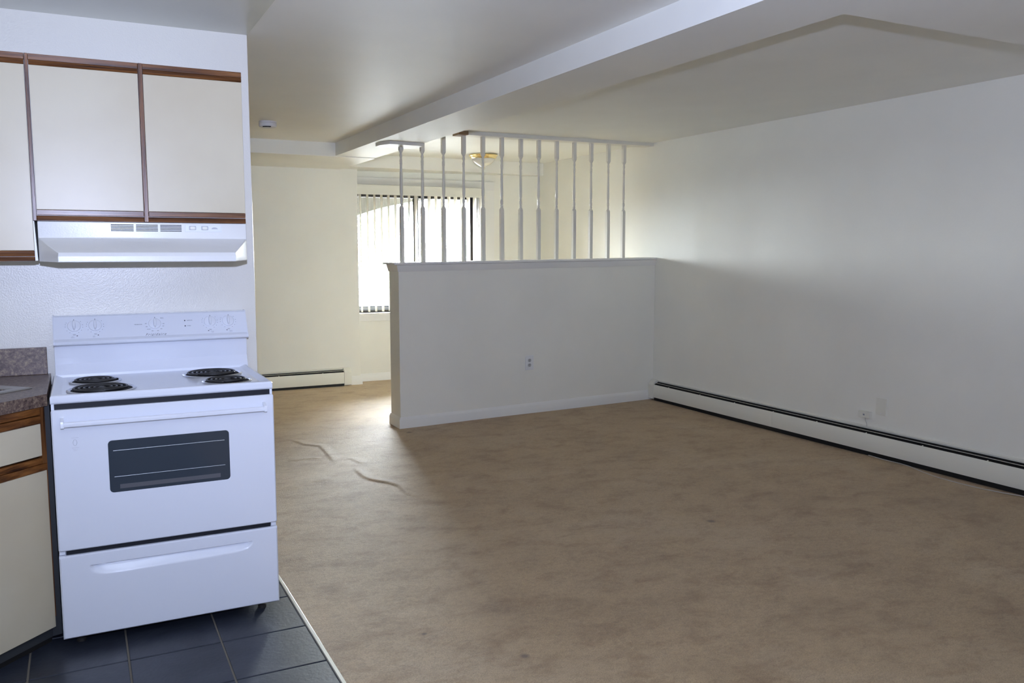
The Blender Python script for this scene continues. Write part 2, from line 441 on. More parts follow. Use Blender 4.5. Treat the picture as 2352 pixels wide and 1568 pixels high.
def molding(name, prof, zf, mat_, par):
    """profile (out, up) mitred round the front and the free end of the half wall"""
    m = MB(); n = len(prof)
    def ring(fn): return [m.bm.verts.new(fn(a, b)) for a, b in prof]
    r0 = ring(lambda a, b: hw(HX1, -a, zf(HX1) + b))
    r1 = ring(lambda a, b: hw(HX0 - a, -a, zf(HX0) + b))
    r2 = ring(lambda a, b: hw(HX0 - a, HT + a, zf(HX0) + b))
    for A, B in ((r0, r1), (r1, r2)):
        for i in range(n): m.face([A[i], A[(i+1) % n], B[(i+1) % n], B[i]])
    m.face(r0[::-1]); m.face(r2)
    return m.build(name, mat_, par, smooth=True)
molding('cap_molding', [(0.0, -0.072), (0.006, -0.072), (0.009, -0.066), (0.020, -0.020), (0.0, -0.018)], zcap, M_trim, half)
molding('baseboard', [(0.0, 0.0), (0.013, 0.0), (0.013, 0.066), (0.010, 0.072), (0.007, 0.084), (0.003, 0.090), (0.0, 0.090)], lambda x: 0.002, M_trim, half)

# ------------------------------------------------------------------ baluster screen on the half wall
scr = thing('baluster_screen', 'white turned-baluster screen standing on the half wall', 'screen', (3.5, 6.58, 1.33))
BX = [2.316, 2.501, 2.690, 2.876, 3.058, 3.241, 3.430, 3.614, 3.803, 3.993, 4.180, 4.375, 4.556]
def baluster_mesh(ztop, blk=0.876):
    m = MB(); s = 0.0155
    m.box((-s, -s, -0.002), (s, s, 0.432))
    m.box((-s, -s, blk), (s, s, ztop))
    bmesh.ops.bevel(m.bm, geom=list(m.bm.edges), offset=0.0015, segments=1, affect='EDGES')
    pr = [(0.0185,0.430),(0.0165,0.438),(0.0105,0.448),(0.0095,0.452),(0.0130,0.457),(0.0130,0.463),(0.0100,0.467),(0.0100,0.472),
          (0.0128,0.476),(0.0138,0.490),(0.0128,0.505),(0.0098,0.509),(0.0098,0.514),(0.0125,0.518),(0.0125,0.524),(0.0100,0.529),
          (0.0115,0.535),(0.0138,0.542),(0.0145,0.570),(0.0142,0.600),(0.0130,0.650),(0.0112,0.710),(0.0098,0.765),
          (0.0098,0.770),(0.0126,0.774),(0.0126,0.780),(0.0105,0.784),(0.0130,0.790),(0.0122,0.802),(0.0088,0.812),(0.0088,0.822),
          (0.0118,0.828),(0.0128,0.836),(0.0118,0.845),(0.0095,0.850),(0.0100,0.858),(0.0155,0.868),(0.0185,blk+0.003)]
    pr = [(r if r > 0.0150 else r*0.90, z) for r, z in pr]
    m.lathe(pr, (0, 0, 0), 14)
    return m
bal_me = None
for i, x in enumerate(BX):
    if i == 0: zt = 2.2225 - zcap(x)
    elif i < 3: zt = ztray(x) + 0.004 - zcap(x)
    else: zt = None
    if zt is not None or bal_me is None:
        o = baluster_mesh(zt if zt is not None else 1.036).build('baluster', M_trimcool, None)
        if zt is None: bal_me = o.data
    else:
        o = bpy.data.objects.new('baluster', bal_me); C.objects.link(o)
    o.parent = scr
    o.location = Vector((x, hy(x) + 0.122, zcap(x))) - ORG[scr.name]
    o.rotation_euler = (0, 0, math.atan(SL))
# rail under the tray ceiling, raw brown wood showing at its sawn end
def railpt(x, d, z): return (x, hy(x) + 0.122 + d, ztray(x) + z)
def rail(x0, x1): return MB().box((x0, -0.065, -0.031), (x1, 0.065, 0.002), railpt)
rail(2.893, 4.86).build('top_rail', M_trimcool, scr, bevel=0.003)
M_raw = mat('raw_brown_wood', (0.34, 0.235, 0.155), 0.7, 0.3)
rail(2.805, 2.8929).build('rail_end', M_raw, scr, label='unpainted brown sawn end of the rail')
m = MB()
prof = [(2.125, 0.075), (2.168, -0.035), (2.455, -0.035), (2.455, 0.185), (2.125, 0.185)]
m.prism([(a, b) for a, b in prof], 2.2205, 2.2435, lambda t, a, b: (a, hy(a) + b, t))
m.build('end_plate', M_trimcool, scr, bevel=0.002)

# ------------------------------------------------------------------ outlet on the half wall
def hwp(x, z, d): return (x, hy(x) - d, z)
ox, oz = 3.453, 0.447
out = thing('wall_outlet', 'white duplex wall outlet on the half wall', 'outlet', hwp(ox, oz, 0))
m = MB().box((ox-0.042, 0.0005, oz-0.063), (ox+0.042, 0.006, oz+0.063), lambda x, y, z: hwp(x, z, y)); m.build('plate', M_outlet, out, bevel=0.0025)
for s in (-1, 1):
    zz = oz + s*0.0205
    m = MB()
    pts = [(0.0165*math.cos(a), 0.0145*max(-0.85, min(0.85, math.sin(a)))/0.85) for a in [2*math.pi*k/20 for k in range(20)]]
    m.prism(pts, 0.005, 0.0078, lambda t, a, b: hwp(ox + a, zz + b, t))
    rc = m.build('receptacle', M_recept, out)
    m = MB()
    for dx in (-0.006, 0.006): m.box((ox+dx-0.0012, 0.0076, zz-0.001), (ox+dx+0.0012, 0.0082, zz+0.008), lambda x, y, z: hwp(x, z, y))
    m.box((ox-0.0022, 0.0076, zz-0.010), (ox+0.0022, 0.0082, zz-0.006), lambda x, y, z: hwp(x, z, y))
    m.build('slot', M_black, rc, smooth=False)
MB().lathe([(0.0032, 0), (0.0032, 0.0012), (0.001, 0.0018)], (ox, hy(ox)-0.0058, oz), 12, 'Y').build('screw', M_outlet, out)

# ------------------------------------------------------------------ right wall: cover plate, phone box, wires
def rw(y, d, z): return (XR - d, y, z)
cp = thing('cover_plate', 'blank cream cover plate on the right wall above the heater', 'wall plate', rw(3.979, 0, 0.352))
MB().box((3.937, 0.0005, 0.292), (4.022, 0.007, 0.411), rw).build('plate', M_heat, cp, bevel=0.003)
MB().lathe([(0.003, 0), (0.003, 0.002)], (0, 0, 0), 10, 'Y').build('screw', M_outlet, None).parent = cp
cp.children[-1].location = (-0.0075, 0.0, -0.048); cp.children[-1].rotation_euler = (0, 0, R(-90))
jb = thing('phone_jack', 'small surface-mount phone jack box below the cover plate', 'phone jack', rw(4.10, 0, 0.279))
MB().box((4.052, 0.0005, 0.258), (4.150, 0.030, 0.302), rw).build('case', M_heat, jb, bevel=0.004)
MB().box((4.094, 0.0295, 0.274), (4.108, 0.0306, 0.285), rw).build('jack_hole', M_grey, jb)
MB().tube([rw(4.099, 0.016, 0.259), rw(4.098, 0.012, 0.235), rw(4.090, 0.010, 0.215), rw(4.086, 0.010, 0.192)], 0.0022).build('wire', M_wire, jb)
cab = MB().tube([(4.80, 4.02, 0.012), (4.795, 3.90, 0.010), (4.799, 3.763, 0.011), (4.794, 3.688, 0.010), (4.752, 3.56, 0.008), (4.722, 3.438, 0.008), (4.716, 3.28, 0.008), (4.722, 3.146, 0.009), (4.75, 3.03, 0.009), (4.785, 2.93, 0.010), (4.80, 2.7, 0.010)], 0.0026, 8).build('phone_cable', M_wire)
tag(cab, 'thin pale cable lying on the carpet along the right heater', 'cable')

# ------------------------------------------------------------------ baseboard heaters
def heater(root, u0, u1, cap_side, f, seams, wav):
    """f(u,d,z): along the wall, out from the wall, up"""
    def pr(prof, a, b): return MB().prism(prof, a, b, lambda t, d, z: f(t, d, z))
    pr([(0.0, 0.03), (0.0045, 0.022), (0.004, 0.186), (0.014, 0.181), (0.015, 0.184), (0.004, 0.192), (0.0, 0.192)], u0, u1).build('back_plate', M_heat, root)
    pr([(0.004, 0.0), (0.050, 0.0), (0.050, 0.028), (0.050, 0.150), (0.030, 0.160), (0.004, 0.172)], u0, u1).build('fin_housing', M_black, root)
    pr([(0.0300, 0.1600), (0.0445, 0.1655), (0.0450, 0.1685), (0.0290, 0.1640)], u0, u1).build('damper_blade', M_heat, root)
    ed = [u0] + list(seams) + [u1]
    for a, b in zip(ed, ed[1:]):
        pr([(0.056, 0.034), (0.060, 0.032), (0.062, 0.038), (0.0605, 0.143), (0.0560, 0.150), (0.0535, 0.150), (0.0575, 0.142)], a + 0.0008, b - 0.0008).build('front_panel', M_heat, root)
    n = int((u1 - u0)/0.45) + 1
    for k in range(n):
        u = u0 + (k + 0.5)*(u1 - u0)/n
        pr([(0.047, 0.150), (0.054, 0.147), (0.054, 0.150), (0.047, 0.154)], u - 0.004, u + 0.004).build('bracket', M_heat, root)
    c0, c1 = cap_side
    cpm = pr([(0.0, 0.018), (0.066, 0.018), (0.066, 0.146), (0.048, 0.172), (0.018, 0.190), (0.0, 0.192)], c0, c1).build('end_cap', M_heat, root, bevel=0.0025)
    pr([(0.0655, 0.044), (0.0668, 0.044), (0.0668, 0.050), (0.0655, 0.050)], c0, c1).build('cap_lip', M_heat, cpm)
hr = thing('baseboard_heater', 'long cream baseboard heater along the right wall', 'heater', (XR, 4.0, 0))
heater(hr, -0.6, 6.495, (6.496, 6.568), lambda u, d, z: (XR - d, u, z*1.02 + 0.0022*(6.6 - u)), [2.2, 4.945], 0)
hl = thing('baseboard_heater', 'short cream baseboard heater on the back wall left of the window', 'heater', (1.4, YL, 0))
heater(hl, 0.2, 2.43, (2.431, 2.508), lambda u, d, z: (u, YL - d, z), [], 0)

# ------------------------------------------------------------------ smoke detector and ceiling lamp
sd = thing('smoke_detector', 'round white smoke detector on the ceiling past the kitchen wall', 'smoke detector', (1.30, 6.52, ZC))
MB().lathe([(0.063, 0), (0.063, -0.010), (0.060, -0.012)], (1.30, 6.52, ZC), 36).build('base_ring', M_detector, sd)
MB().lathe([(0.059, -0.011), (0.064, -0.014), (0.064, -0.032), (0.058, -0.041), (0.045, -0.045), (0.015, -0.046), (0.001, -0.046)], (1.30, 6.52, ZC), 36).build('housing', M_detector, sd)
m = MB()
for k in range(-3, 4):
    a = R(250) + k*R(9)
    p = (1.30 + 0.055*math.cos(a), 6.52 + 0.055*math.sin(a), ZC - 0.0415)
    m.box((p[0]-0.0035, p[1]-0.006, p[2]-0.004), (p[0]+0.0035, p[1]+0.006, p[2]+0.003))
m.build('vent_slots', M_black, sd, smooth=False)

fx, fy = 3.775, 8.08; fz = ztray(fx)
lf = thing('ceiling_lamp', 'brass and ribbed glass flush ceiling lamp near the window', 'ceiling lamp', (fx, fy, fz))
MB().lathe([(0.120, 0.002), (0.148, -0.006), (0.150, -0.014), (0.143, -0.022), (0.138, -0.026), (0.138, -0.032), (0.128, -0.044), (0.120, -0.047), (0.112, -0.044)], (fx, fy, fz), 40).build('brass_pan', M_brass, lf)
m = MB(); n = 96; prof = [(0.118,-0.040),(0.116,-0.055),(0.108,-0.070),(0.094,-0.086),(0.074,-0.101),(0.050,-0.114),(0.028,-0.125),(0.013,-0.134)]
rings = []
for r, z in prof:
    rings.append([m.bm.verts.new((fx + r*(1+0.022*(k % 2))*math.cos(2*math.pi*k/n), fy + r*(1+0.022*(k % 2))*math.sin(2*math.pi*k/n), fz + z)) for k in range(n)])
for a, b in zip(rings, rings[1:]):
    for k in range(n): m.face([a[k], a[(k+1) % n], b[(k+1) % n], b[k]])
m.face(rings[-1])
m.build('glass_bowl', M_bowl, lf)
MB().lathe([(0.001, -0.130), (0.014, -0.131), (0.016, -0.137), (0.008, -0.143), (0.011, -0.150), (0.008, -0.158), (0.001, -0.163)], (fx, fy, fz), 20).build('finial', M_brass, lf)

# ------------------------------------------------------------------ window, casing, blinds, arch outside
win = empty_struct('window_1', (3.375, YB, WZ0))
yw = YB + 0.09
m = MB()
m.box((WX0, yw, WZ1-0.085), (WX1, yw+0.05, WZ1)); m.box((WX0, yw, WZ0), (WX1, yw+0.05, WZ0+0.020))
m.box((WX0, yw, WZ0), (WX0+0.03, yw+0.05, WZ1)); m.box((WX1-0.033, yw, WZ0), (WX1, yw+0.05, WZ1))
m.build('window_frame', M_bronze, win, smooth=False)
def sash(x0, x1, y0, wl_, wr_):
    m = MB(); z0, z1 = WZ0 + 0.020, WZ1 - 0.085
    m.box((x0, y0, z0), (x0+wl_, y0+0.022, z1)); m.box((x1-wr_, y0, z0), (x1, y0+0.022, z1))
    m.box((x0+wl_, y0, z1-0.022), (x1-wr_, y0+0.022, z1))
    s_ = m.build('sash', M_bronze, win, smooth=False)
    box((x0+wl_, y0-0.001, z0), (x1-wr_, y0+0.022, z0+0.046)).build('bottom_rail', M_grey, s_, smooth=False)  # bronze rail coloured grey for the sky it reflects
    box((x0+wl_, y0-0.003, z0+0.022), (x1-wr_, y0, z0+0.026)).build('bead', M_trim, s_, smooth=False)
    box((x0+wl_, y0+0.009, z0+0.046), (x1-wr_, y0+0.013, z1-0.022)).build('pane', M_pane, s_, smooth=False)
sash(WX0+0.03, 3.400, yw+0.003, 0.03, 0.062)
sash(3.352, WX1-0.033, yw+0.027, 0.045, 0.022)
m = MB(); m.box((WX0 + 0.02, YB - 0.005, WZ1), (4.275, YB - 0.0215, WZ1 + 0.095)); m.box((4.12, YB - 0.005, WZ0 - 0.02), (4.275, YB - 0.0205, WZ1))
m.box((WX1-0.002, YB - 0.004, WZ0), (WX1+0.001, yw, WZ1))
m.build('window_casing', M_trim, win, bevel=0.002)
box((2.626, YB - 0.055, WZ0 - 0.022), (4.30, yw, WZ0)).build('window_sill', M_trim, win, bevel=0.004)
box((2.626, YB - 0.016, WZ0 - 0.090), (4.275, YB - 0.0005, WZ0 - 0.022)).build('window_apron', M_trim, win, bevel=0.003)

vb = thing('vertical_blinds', 'ivory vertical blinds hanging open in front of the window', 'blinds', (3.38, YB - 0.06, 2.10))
yb = YB - 0.065
m = MB()
m.box((2.63, yb - 0.055, 1.998), (4.115, yb - 0.050, 2.103)); m.box((4.112, yb - 0.055, 1.998), (4.118, YB - 0.022, 2.103)); m.box((2.63, yb - 0.055, 2.098), (4.115, YB - 0.022, 2.103))
m.build('valance', M_heat, vb, bevel=0.002)
box((2.635, yb - 0.018, 2.03), (4.105, yb + 0.018, 2.06)).build('head_rail', M_heat, vb, smooth=False)
vx = [2.688 + 0.0777*i for i in range(19)]
base_vane = None
for i, x in enumerate(vx):
    if base_vane is None:
        m = MB(); pts = []
        for k in range(7):
            u = -0.0445 + 0.089*k/6; pts.append((u, 0.0045*(1 - (u/0.0445)**2)))
        A = [m.bm.verts.new((v, u, 0.757)) for u, v in pts]; B = [m.bm.verts.new((v, u, 2.032)) for u, v in pts]
        for k in range(6): m.face([A[k], A[k+1], B[k+1], B[k]])
        ORG['_v'] = Vector((0, 0, 2.10))
        o = m.build('vane', M_vane, None, recalc=False); base_vane = o.data
        base_vane.transform(Matrix.Translation((0, 0, -2.10)))
    else:
        o = bpy.data.objects.new('vane', base_vane); C.objects.link(o)
    o.parent = vb; o.location = (x - 3.38, yb - (YB - 0.06), 0)
    o.rotation_euler = (0, 0, R(-4 + 8*i/18 + random.uniform(-2, 2)))
MB().tube([(2.66, yb - 0.03, 2.02), (2.66, yb - 0.032, 1.2)], 0.003).build('wand', M_heat, vb)
MB().tube([(3.318, yb - 0.045, 2.0), (3.318, yb - 0.045, 1.12), (3.322, yb - 0.045, 1.02)], 0.0022).build('pull_chain', M_trim, vb)

# outdoor balcony: arched stucco wall in front of a white sky, pale ground
yo = 10.2
m = MB(); cx_, a_, zs_, b_ = 5.2, 2.6, 1.43, 0.70
arc = []
for k in range(41):
    t = math.pi*(1 - k/40); arc.append((cx_ + a_*math.cos(t), zs_ + b_*math.sin(t)))
arc = [(2.88, zs_ + b_*math.sqrt(1 - ((2.88-cx_)/a_)**2))] + [p for p in arc if p[0] > 2.90]  # unseen left pier shaped to cut sky light on the right wall
outl = [(0.0, -0.3), (arc[0][0], -0.3)] + arc + [(arc[-1][0], -0.3), (9.5, -0.3), (9.5, 3.4), (0.0, 3.4)]
A = [m.bm.verts.new((x, yo, z)) for x, z in outl]; B = [m.bm.verts.new((x, yo + 0.2, z)) for x, z in outl]
nn = len(outl)
for k in range(nn): m.face([A[k], A[(k+1) % nn], B[(k+1) % nn], B[k]])
bmesh.ops.triangle_fill(m.bm, use_beauty=True, edges=[m.bm.edges.get((A[k], A[(k+1) % nn])) for k in range(nn)])
bmesh.ops.triangle_fill(m.bm, use_beauty=True, edges=[m.bm.edges.get((B[k], B[(k+1) % nn])) for k in range(nn)])
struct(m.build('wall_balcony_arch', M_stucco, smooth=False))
for x_ in (1.9, 8.3): struct(box((x_, YB + 0.18, -0.3), (x_ + 0.15, yo, 2.6)).build('wall_balcony_blocker', M_stucco, smooth=False))  # unseen sides added to keep sky light off the arch
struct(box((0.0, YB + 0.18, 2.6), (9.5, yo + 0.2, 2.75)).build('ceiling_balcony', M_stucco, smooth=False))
struct(box((0.0, YB + 0.18, -0.3), (9.5, yo + 0.2, -0.1)).build('floor_balcony', M_deck, smooth=False))
struct(box((-60, yo + 0.2, -0.6), (60, 90, -0.4)).build('ground', M_out, smooth=False))

# ------------------------------------------------------------------ stove
SX0, SX1 = -0.107, 0.650
st = thing('stove', 'white freestanding electric range with four coil burners', 'stove', (0.2715, 3.6, 0))
box((SX0+0.004, 3.345, 0.045), (SX1-0.004, 3.905, 0.885)).build('body', M_enamel, st, bevel=0.004)
box((SX0+0.012, 3.318, 0.36), (SX1-0.012, 3.346, 0.884)).build('front_recess', M_slot, st, smooth=False)
# white corner posts beside the dark vent slot
for x in (SX0+0.002, SX1-0.022): box((x, 3.319, 0.345), (x+0.020, 3.346, 0.884)).build('corner_post', M_enamel, st, bevel=0.002)
# cooktop: a shallow tray with a raised rim
m = MB()
X0, X1, Y0, Y1 = SX0, SX1, 3.318, 3.885
def ringv(x0, x1, y0, y1, z): return [m.bm.verts.new(p) for p in ((x0,y0,z),(x1,y0,z),(x1,y1,z),(x0,y1,z))]
rs = [ringv(X0, X1, Y0+0.004, Y1, 0.884), ringv(X0, X1, Y0, Y1, 0.890), ringv(X0, X1, Y0, Y1, 0.908), ringv(X0+0.004, X1-0.004, Y0+0.004, Y1, 0.914),
      ringv(X0+0.014, X1-0.014, Y0+0.014, Y1, 0.914), ringv(X0+0.034, X1-0.034, Y0+0.028, Y1, 0.9045)]
for a, b in zip(rs, rs[1:]):
    for k in range(4): m.face([a[k], a[(k+1) % 4], b[(k+1) % 4], b[k]])
m.face(rs[0][::-1]); m.face(rs[-1])
m.build('cooktop', M_enamel, st, bevel=0.0022, seg=2)
ZT = 0.9045
def burner(cx, cy, R0, nturn, a0):
    b = MB().lathe([(R0*1.0, ZT-0.001), (R0, ZT+0.004), (R0*0.955, ZT+0.0065), (R0*0.90, ZT+0.004), (R0*0.86, ZT-0.0005)], (cx, cy, 0), 48, cap=False).build('burner', M_chrome, st)
    MB().lathe([(R0*0.885, ZT+0.0022), (R0*0.5, ZT+0.0012), (0.004, ZT+0.001)], (cx, cy, 0), 40).build('drip_bowl', M_panin, b)
    pts = []; r0, r1 = 0.020, R0*0.835; n = int(nturn*36)
    for k in range(n+1):
        t = k/n; a = a0 + 2*math.pi*nturn*t; r = r0 + (r1-r0)*t
        pts.append((cx + r*math.cos(a), cy + r*math.sin(a), ZT+0.0090))
    e = pts[-1]; d = Vector((e[0]-cx, e[1]-cy, 0)).normalized()
    pts += [(e[0]+d.x*0.006, e[1]+d.y*0.006, ZT+0.008)]
    MB().tube(pts, 0.0040, 8).build('coil', M_coil, b)
    m = MB()
    for q in range(3):
        a = a0 + 0.5 + q*2*math.pi/3
        m.tube([(cx+0.012*math.cos(a), cy+0.012*math.sin(a), ZT+0.0045), (cx+R0*0.86*math.cos(a), cy+R0*0.86*math.sin(a), ZT+0.0045)], 0.0015, 6)
    m.lathe([(0.014, ZT+0.004), (0.014, ZT+0.0095), (0.012, ZT+0.010)], (cx, cy, 0), 20)
    m.build('coil_support', M_dark, b)
burner(0.060, 3.462, 0.118, 4.6, 1.0)
burner(0.043, 3.690, 0.094, 3.6, 2.2)
burner(0.480, 3.690, 0.118, 4.6, 0.2)
burner(0.504, 3.462, 0.094, 3.6, 0.6)
box((0.2755, 3.3265, 0.9125), (0.2815, 3.3325, 0.9145)).build('enamel_chip', M_black, st, smooth=False)

# back guard and control console
m = MB()
m.prism([(3.862, 0.900), (3.866, 0.914), (3.882, 0.944), (3.887, 0.956), (3.884, 1.04), (3.925, 1.04), (3.925, 0.900)], SX0+0.008, SX1+0.004, lambda t, a, b: (t, a, b))
m.build('back_guard', M_enamel, st, bevel=0.0018)
CY = lambda z: 3.852 + (z - 1.060)*0.55              # tilted panel face
m = MB()
m.prism([(3.872, 1.033), (3.850, 1.034), (3.840, 1.039), (3.8385, 1.050), (CY(1.060), 1.060), (CY(1.146), 1.146), (CY(1.146)+0.006, 1.151), (3.943, 1.151), (3.943, 1.033)], SX0+0.008, SX1+0.006, lambda t, a, b: (t, a, b))
cons = m.build('console', M_enamel, st, bevel=0.0012, seg=1)
for x in (SX0+0.0075, SX1+0.0055-0.004):
    MB().prism([(3.8725, 1.032), (3.849, 1.033), (3.8375, 1.040), (3.8375, 1.050), (CY(1.060)-0.001, 1.060), (CY(1.146)-0.001, 1.147), (CY(1.146)+0.005, 1.153), (3.945, 1.153), (3.945, 1.032)], x, x+0.004, lambda t, a, b: (t, a, b)).build('end_trim', M_plastic, cons)
TL = math.atan(0.55)
def onp(x, z, d=0.0):                                    # point on the tilted panel, d out of it
    return Vector((x, CY(z) - d*math.cos(TL), z + d*math.sin(TL)))
def pf(cx, cz):
    o = onp(cx, cz); ux = Vector((1, 0, 0)); uz = Vector((0, math.sin(TL), math.cos(TL))); un = Vector((0, -math.cos(TL), math.sin(TL)))
    return lambda a, b, c: tuple(o + ux*a + uz*b + un*c)
def text(body, cx, cz, size, matr, parent, shear=0.0, name='lettering', align='CENTER'):
    cu = bpy.data.curves.new(name, 'FONT'); cu.body = body; cu.size = size; cu.align_x = align; cu.align_y = 'CENTER'
    cu.shear = shear; cu.space_character = 1.35 if shear else 1.0; cu.extrude = 0.0001; cu.materials.append(matr)
    t_ = bpy.data.objects.new(name, cu); C.objects.link(t_)
    bpy.context.view_layer.update()
    me = bpy.data.meshes.new_from_object(t_); bpy.data.objects.remove(t_)
    if not me.materials: me.materials.append(matr)
    o = bpy.data.objects.new(name, me); C.objects.link(o); o.parent = parent
    o.location = onp(cx, cz, 0.0004) - ORG[parent.name]; o.rotation_euler = (R(90) - TL, 0, 0)
    return o
def knob(cx, cz, r, big=False):
    f = pf(cx, cz)
    m = MB(); m.lathe([(r*1.0, 0), (r*1.0, 0.004), (r*0.93, 0.0065), (r*0.60, 0.008)], (0, 0, 0), 32, f=lambda x, y, z: f(x, y, z))
    n = 20; ring = [(0.0062*math.cos(2*math.pi*k/n), r*0.92*math.sin(2*math.pi*k/n) + r*0.04) for k in range(n)]
    for z0, z1, s0, s1 in ((0.006, 0.020, 1.0, 0.86), (0.020, 0.0235, 0.86, 0.62)):
        A = [m.bm.verts.new(f(a*s0, b*s0, z0)) for a, b in ring]; B = [m.bm.verts.new(f(a*s1, b*s1, z1)) for a, b in ring]
        for k in range(n): m.face([A[k], A[(k+1) % n], B[(k+1) % n], B[k]])
        if z1 > 0.022: m.face(B)
    kb = m.build('knob', M_plastic, st)
    MB().box((-0.0015, r*0.62, 0.0225), (0.0015, r*0.84, 0.0238), f).build('pointer', M_printlt, kb, smooth=False)
KN = [(-0.023, 1.109, 0.0245), (0.054, 1.109, 0.0245), (0.280, 1.108, 0.0245), (0.501, 1.109, 0.0245), (0.577, 1.109, 0.0245)]
mk = MB()
for i, (x, z, r) in enumerate(KN):
    knob(x, z, r, i == 2)
    f = pf(x, z)
    if i != 2:
        for ang in (150, 165, 183, 215, 240, 300, 325, 350, 10, 40):
            a = R(ang); c, s_ = math.cos(a)*r*1.30, math.sin(a)*r*1.30
            mk.box((c-0.0014, s_-0.0007, 0.0001), (c+0.0014, s_+0.0007, 0.0003), f)
        text('OFF', x - 0.003, z + r*1.55, 0.0058, M_printlt, cons) if False else None
        text('MED', x, z - r*1.36, 0.0052, M_print, cons)
        text({0: 'LEFT\nFRONT', 1: 'LEFT\nREAR', 3: 'RIGHT\nREAR', 4: 'RIGHT\nFRONT'}[i], x + (-0.006 if i < 2 else 0.008), z - r*1.74, 0.0042, M_printlt, cons)
        sx = 0.010 if i < 2 else -0.008; sy = -r*1.74
        mk.box((sx-0.0022, sy-0.0018, 0.0001), (sx+0.0022, sy+0.0018, 0.0003), f)
    else:
        for ang, wd in ((175, '200'), (200, '250'), (225, 'WARM'), (252, '300'), (288, '350'), (315, '400'), (340, '450'), (0, '500'), (42, 'BROIL')):
            a = R(ang); k_ = 1.34 if wd != 'BROIL' else 1.6
            text(wd, x + math.cos(a)*r*k_*1.05, z + math.sin(a)*r*k_*0.88 - 0.001, 0.0048, M_print, cons)
        text('TEMPERATURE', x - 0.064, z - 0.001, 0.0046, M_print, cons)
for zz in (1.1165, 1.0945):
    f = pf(0.400, zz); mk.lathe([(0.0028, 0.0), (0.0028, 0.0008)], (0, 0, 0), 12, f=f)
mk.build('dial_marks', M_print, cons, smooth=False, kind='stuff')
text('SURFACE', 0.408, 1.1165, 0.0055, M_print, cons, align='LEFT')
text('OVEN', 0.408, 1.0945, 0.0055, M_print, cons, align='LEFT')
text('Frigidaire', 0.281, 1.0652, 0.0150, M_print, cons, shear=0.45, name='script_lettering')

# oven door
m = MB(); DZ0, DZ1, DY = 0.362, 0.8655, 3.300
wx0, wx1, wz0, wz1 = 0.066, 0.481, 0.553, 0.744
def rr(x0, x1, z0, z1, r, n=5):
    out = []
    for cx, cz, a0 in ((x1-r, z1-r, 0), (x0+r, z1-r, 90), (x0+r, z0+r, 180), (x1-r, z0+r, 270)):
        for k in range(n+1):
            a = R(a0 + 90*k/n); out.append((cx + r*math.cos(a), cz + r*math.sin(a)))
    return out
oo = rr(SX0+0.001, SX1-0.001, DZ0, DZ1, 0.006); ii = rr(wx0, wx1, wz0, wz1, 0.014)
i2 = rr(wx0+0.004, wx1-0.004, wz0+0.004, wz1-0.004, 0.012)
def vr(pts, y): return [m.bm.verts.new((x, y, z)) for x, z in pts]
def inset(pts, d): 
    return [(x + (d if x < 0.27 else -d), z + (d if z < 0.6 else -d)) for x, z in pts]
A0 = vr(oo, 3.319); A1 = vr(oo, DY+0.005); A2 = vr(inset(oo, 0.004), DY); B0 = vr(ii, DY); B1 = vr(i2, DY+0.004)
n = len(oo)
for a, b in ((A0, A1), (A1, A2), (A2, B0), (B0, B1)):
    for k in range(n): m.face([a[k], a[(k+1) % n], b[(k+1) % n], b[k]])
m.face(A0); m.face(B1)
dr = m.build('oven_door', M_enamel, st)
m = MB(); pts = rr(wx0+0.001, wx1-0.001, wz0+0.001, wz1-0.001, 0.0135)
m.prism(pts, DY+0.0005, DY+0.0035, lambda t, a, b: (a, t, b)); m.build('door_glass', M_glass, dr)
for z, y_ in ((0.7055, 0), (0.6105, 0)):
    MB().tube([(0.083, DY-0.0004, z), (0.463, DY-0.0004, z+0.001)], 0.0011 if z > 0.7 else 0.0008, 6).build('rack_line', M_rack, dr)
MB().box((0.10, DY-0.0002, 0.566), (0.445, DY+0.001, 0.5815)).build('door_glass_bar', mat('door_glass_bar_grey', (0.10, 0.10, 0.11), 0.5, 0.3), dr, smooth=False)  # paler grey bar low across the door glass
# handle bar with brackets
hb = MB().prism([(DY-0.036, 0.811), (DY-0.030, 0.808), (DY-0.022, 0.811), (DY-0.022, 0.824), (DY-0.030, 0.8275), (DY-0.036, 0.824)], -0.074, 0.612, lambda t, a, b: (t, a, b)).build('handle', M_plastic, dr, bevel=0.0015)
for x in (-0.078, 0.606):
    m = MB(); m.prism([(DY+0.001, 0.840), (DY-0.012, 0.839), (DY-0.036, 0.830), (DY-0.038, 0.808), (DY-0.034, 0.8055), (DY-0.020, 0.8065), (DY-0.018, 0.822), (DY-0.008, 0.828), (DY+0.001, 0.829)], x, x+0.011, lambda t, a, b: (t, a, b))
    m.build('handle_bracket', M_plastic, dr, bevel=0.0015)
# embossed badge on the door
m = MB(); bx, bz = -0.036, 0.748
m.tube([(bx + 0.0062*math.cos(2*math.pi*k/20), DY-0.0003, bz + 0.0105*math.sin(2*math.pi*k/20)) for k in range(20)], 0.0009, 6, True)
m.box((bx-0.0115, DY-0.0008, bz+0.0165), (bx+0.0115, DY+0.0002, bz+0.0175)); m.box((bx-0.0115, DY-0.0008, bz-0.0190), (bx+0.0115, DY+0.0002, bz-0.0180))
m.box((bx-0.0085, DY-0.0007, bz-0.0240), (bx+0.0085, DY+0.0002, bz-0.0232)); m.box((bx-0.0065, DY-0.0007, bz-0.0290), (bx+0.0065, DY+0.0002, bz-0.0282))
m.build('badge', mat('badge_grey', (0.55, 0.56, 0.60), 0.35, 0.5), dr)

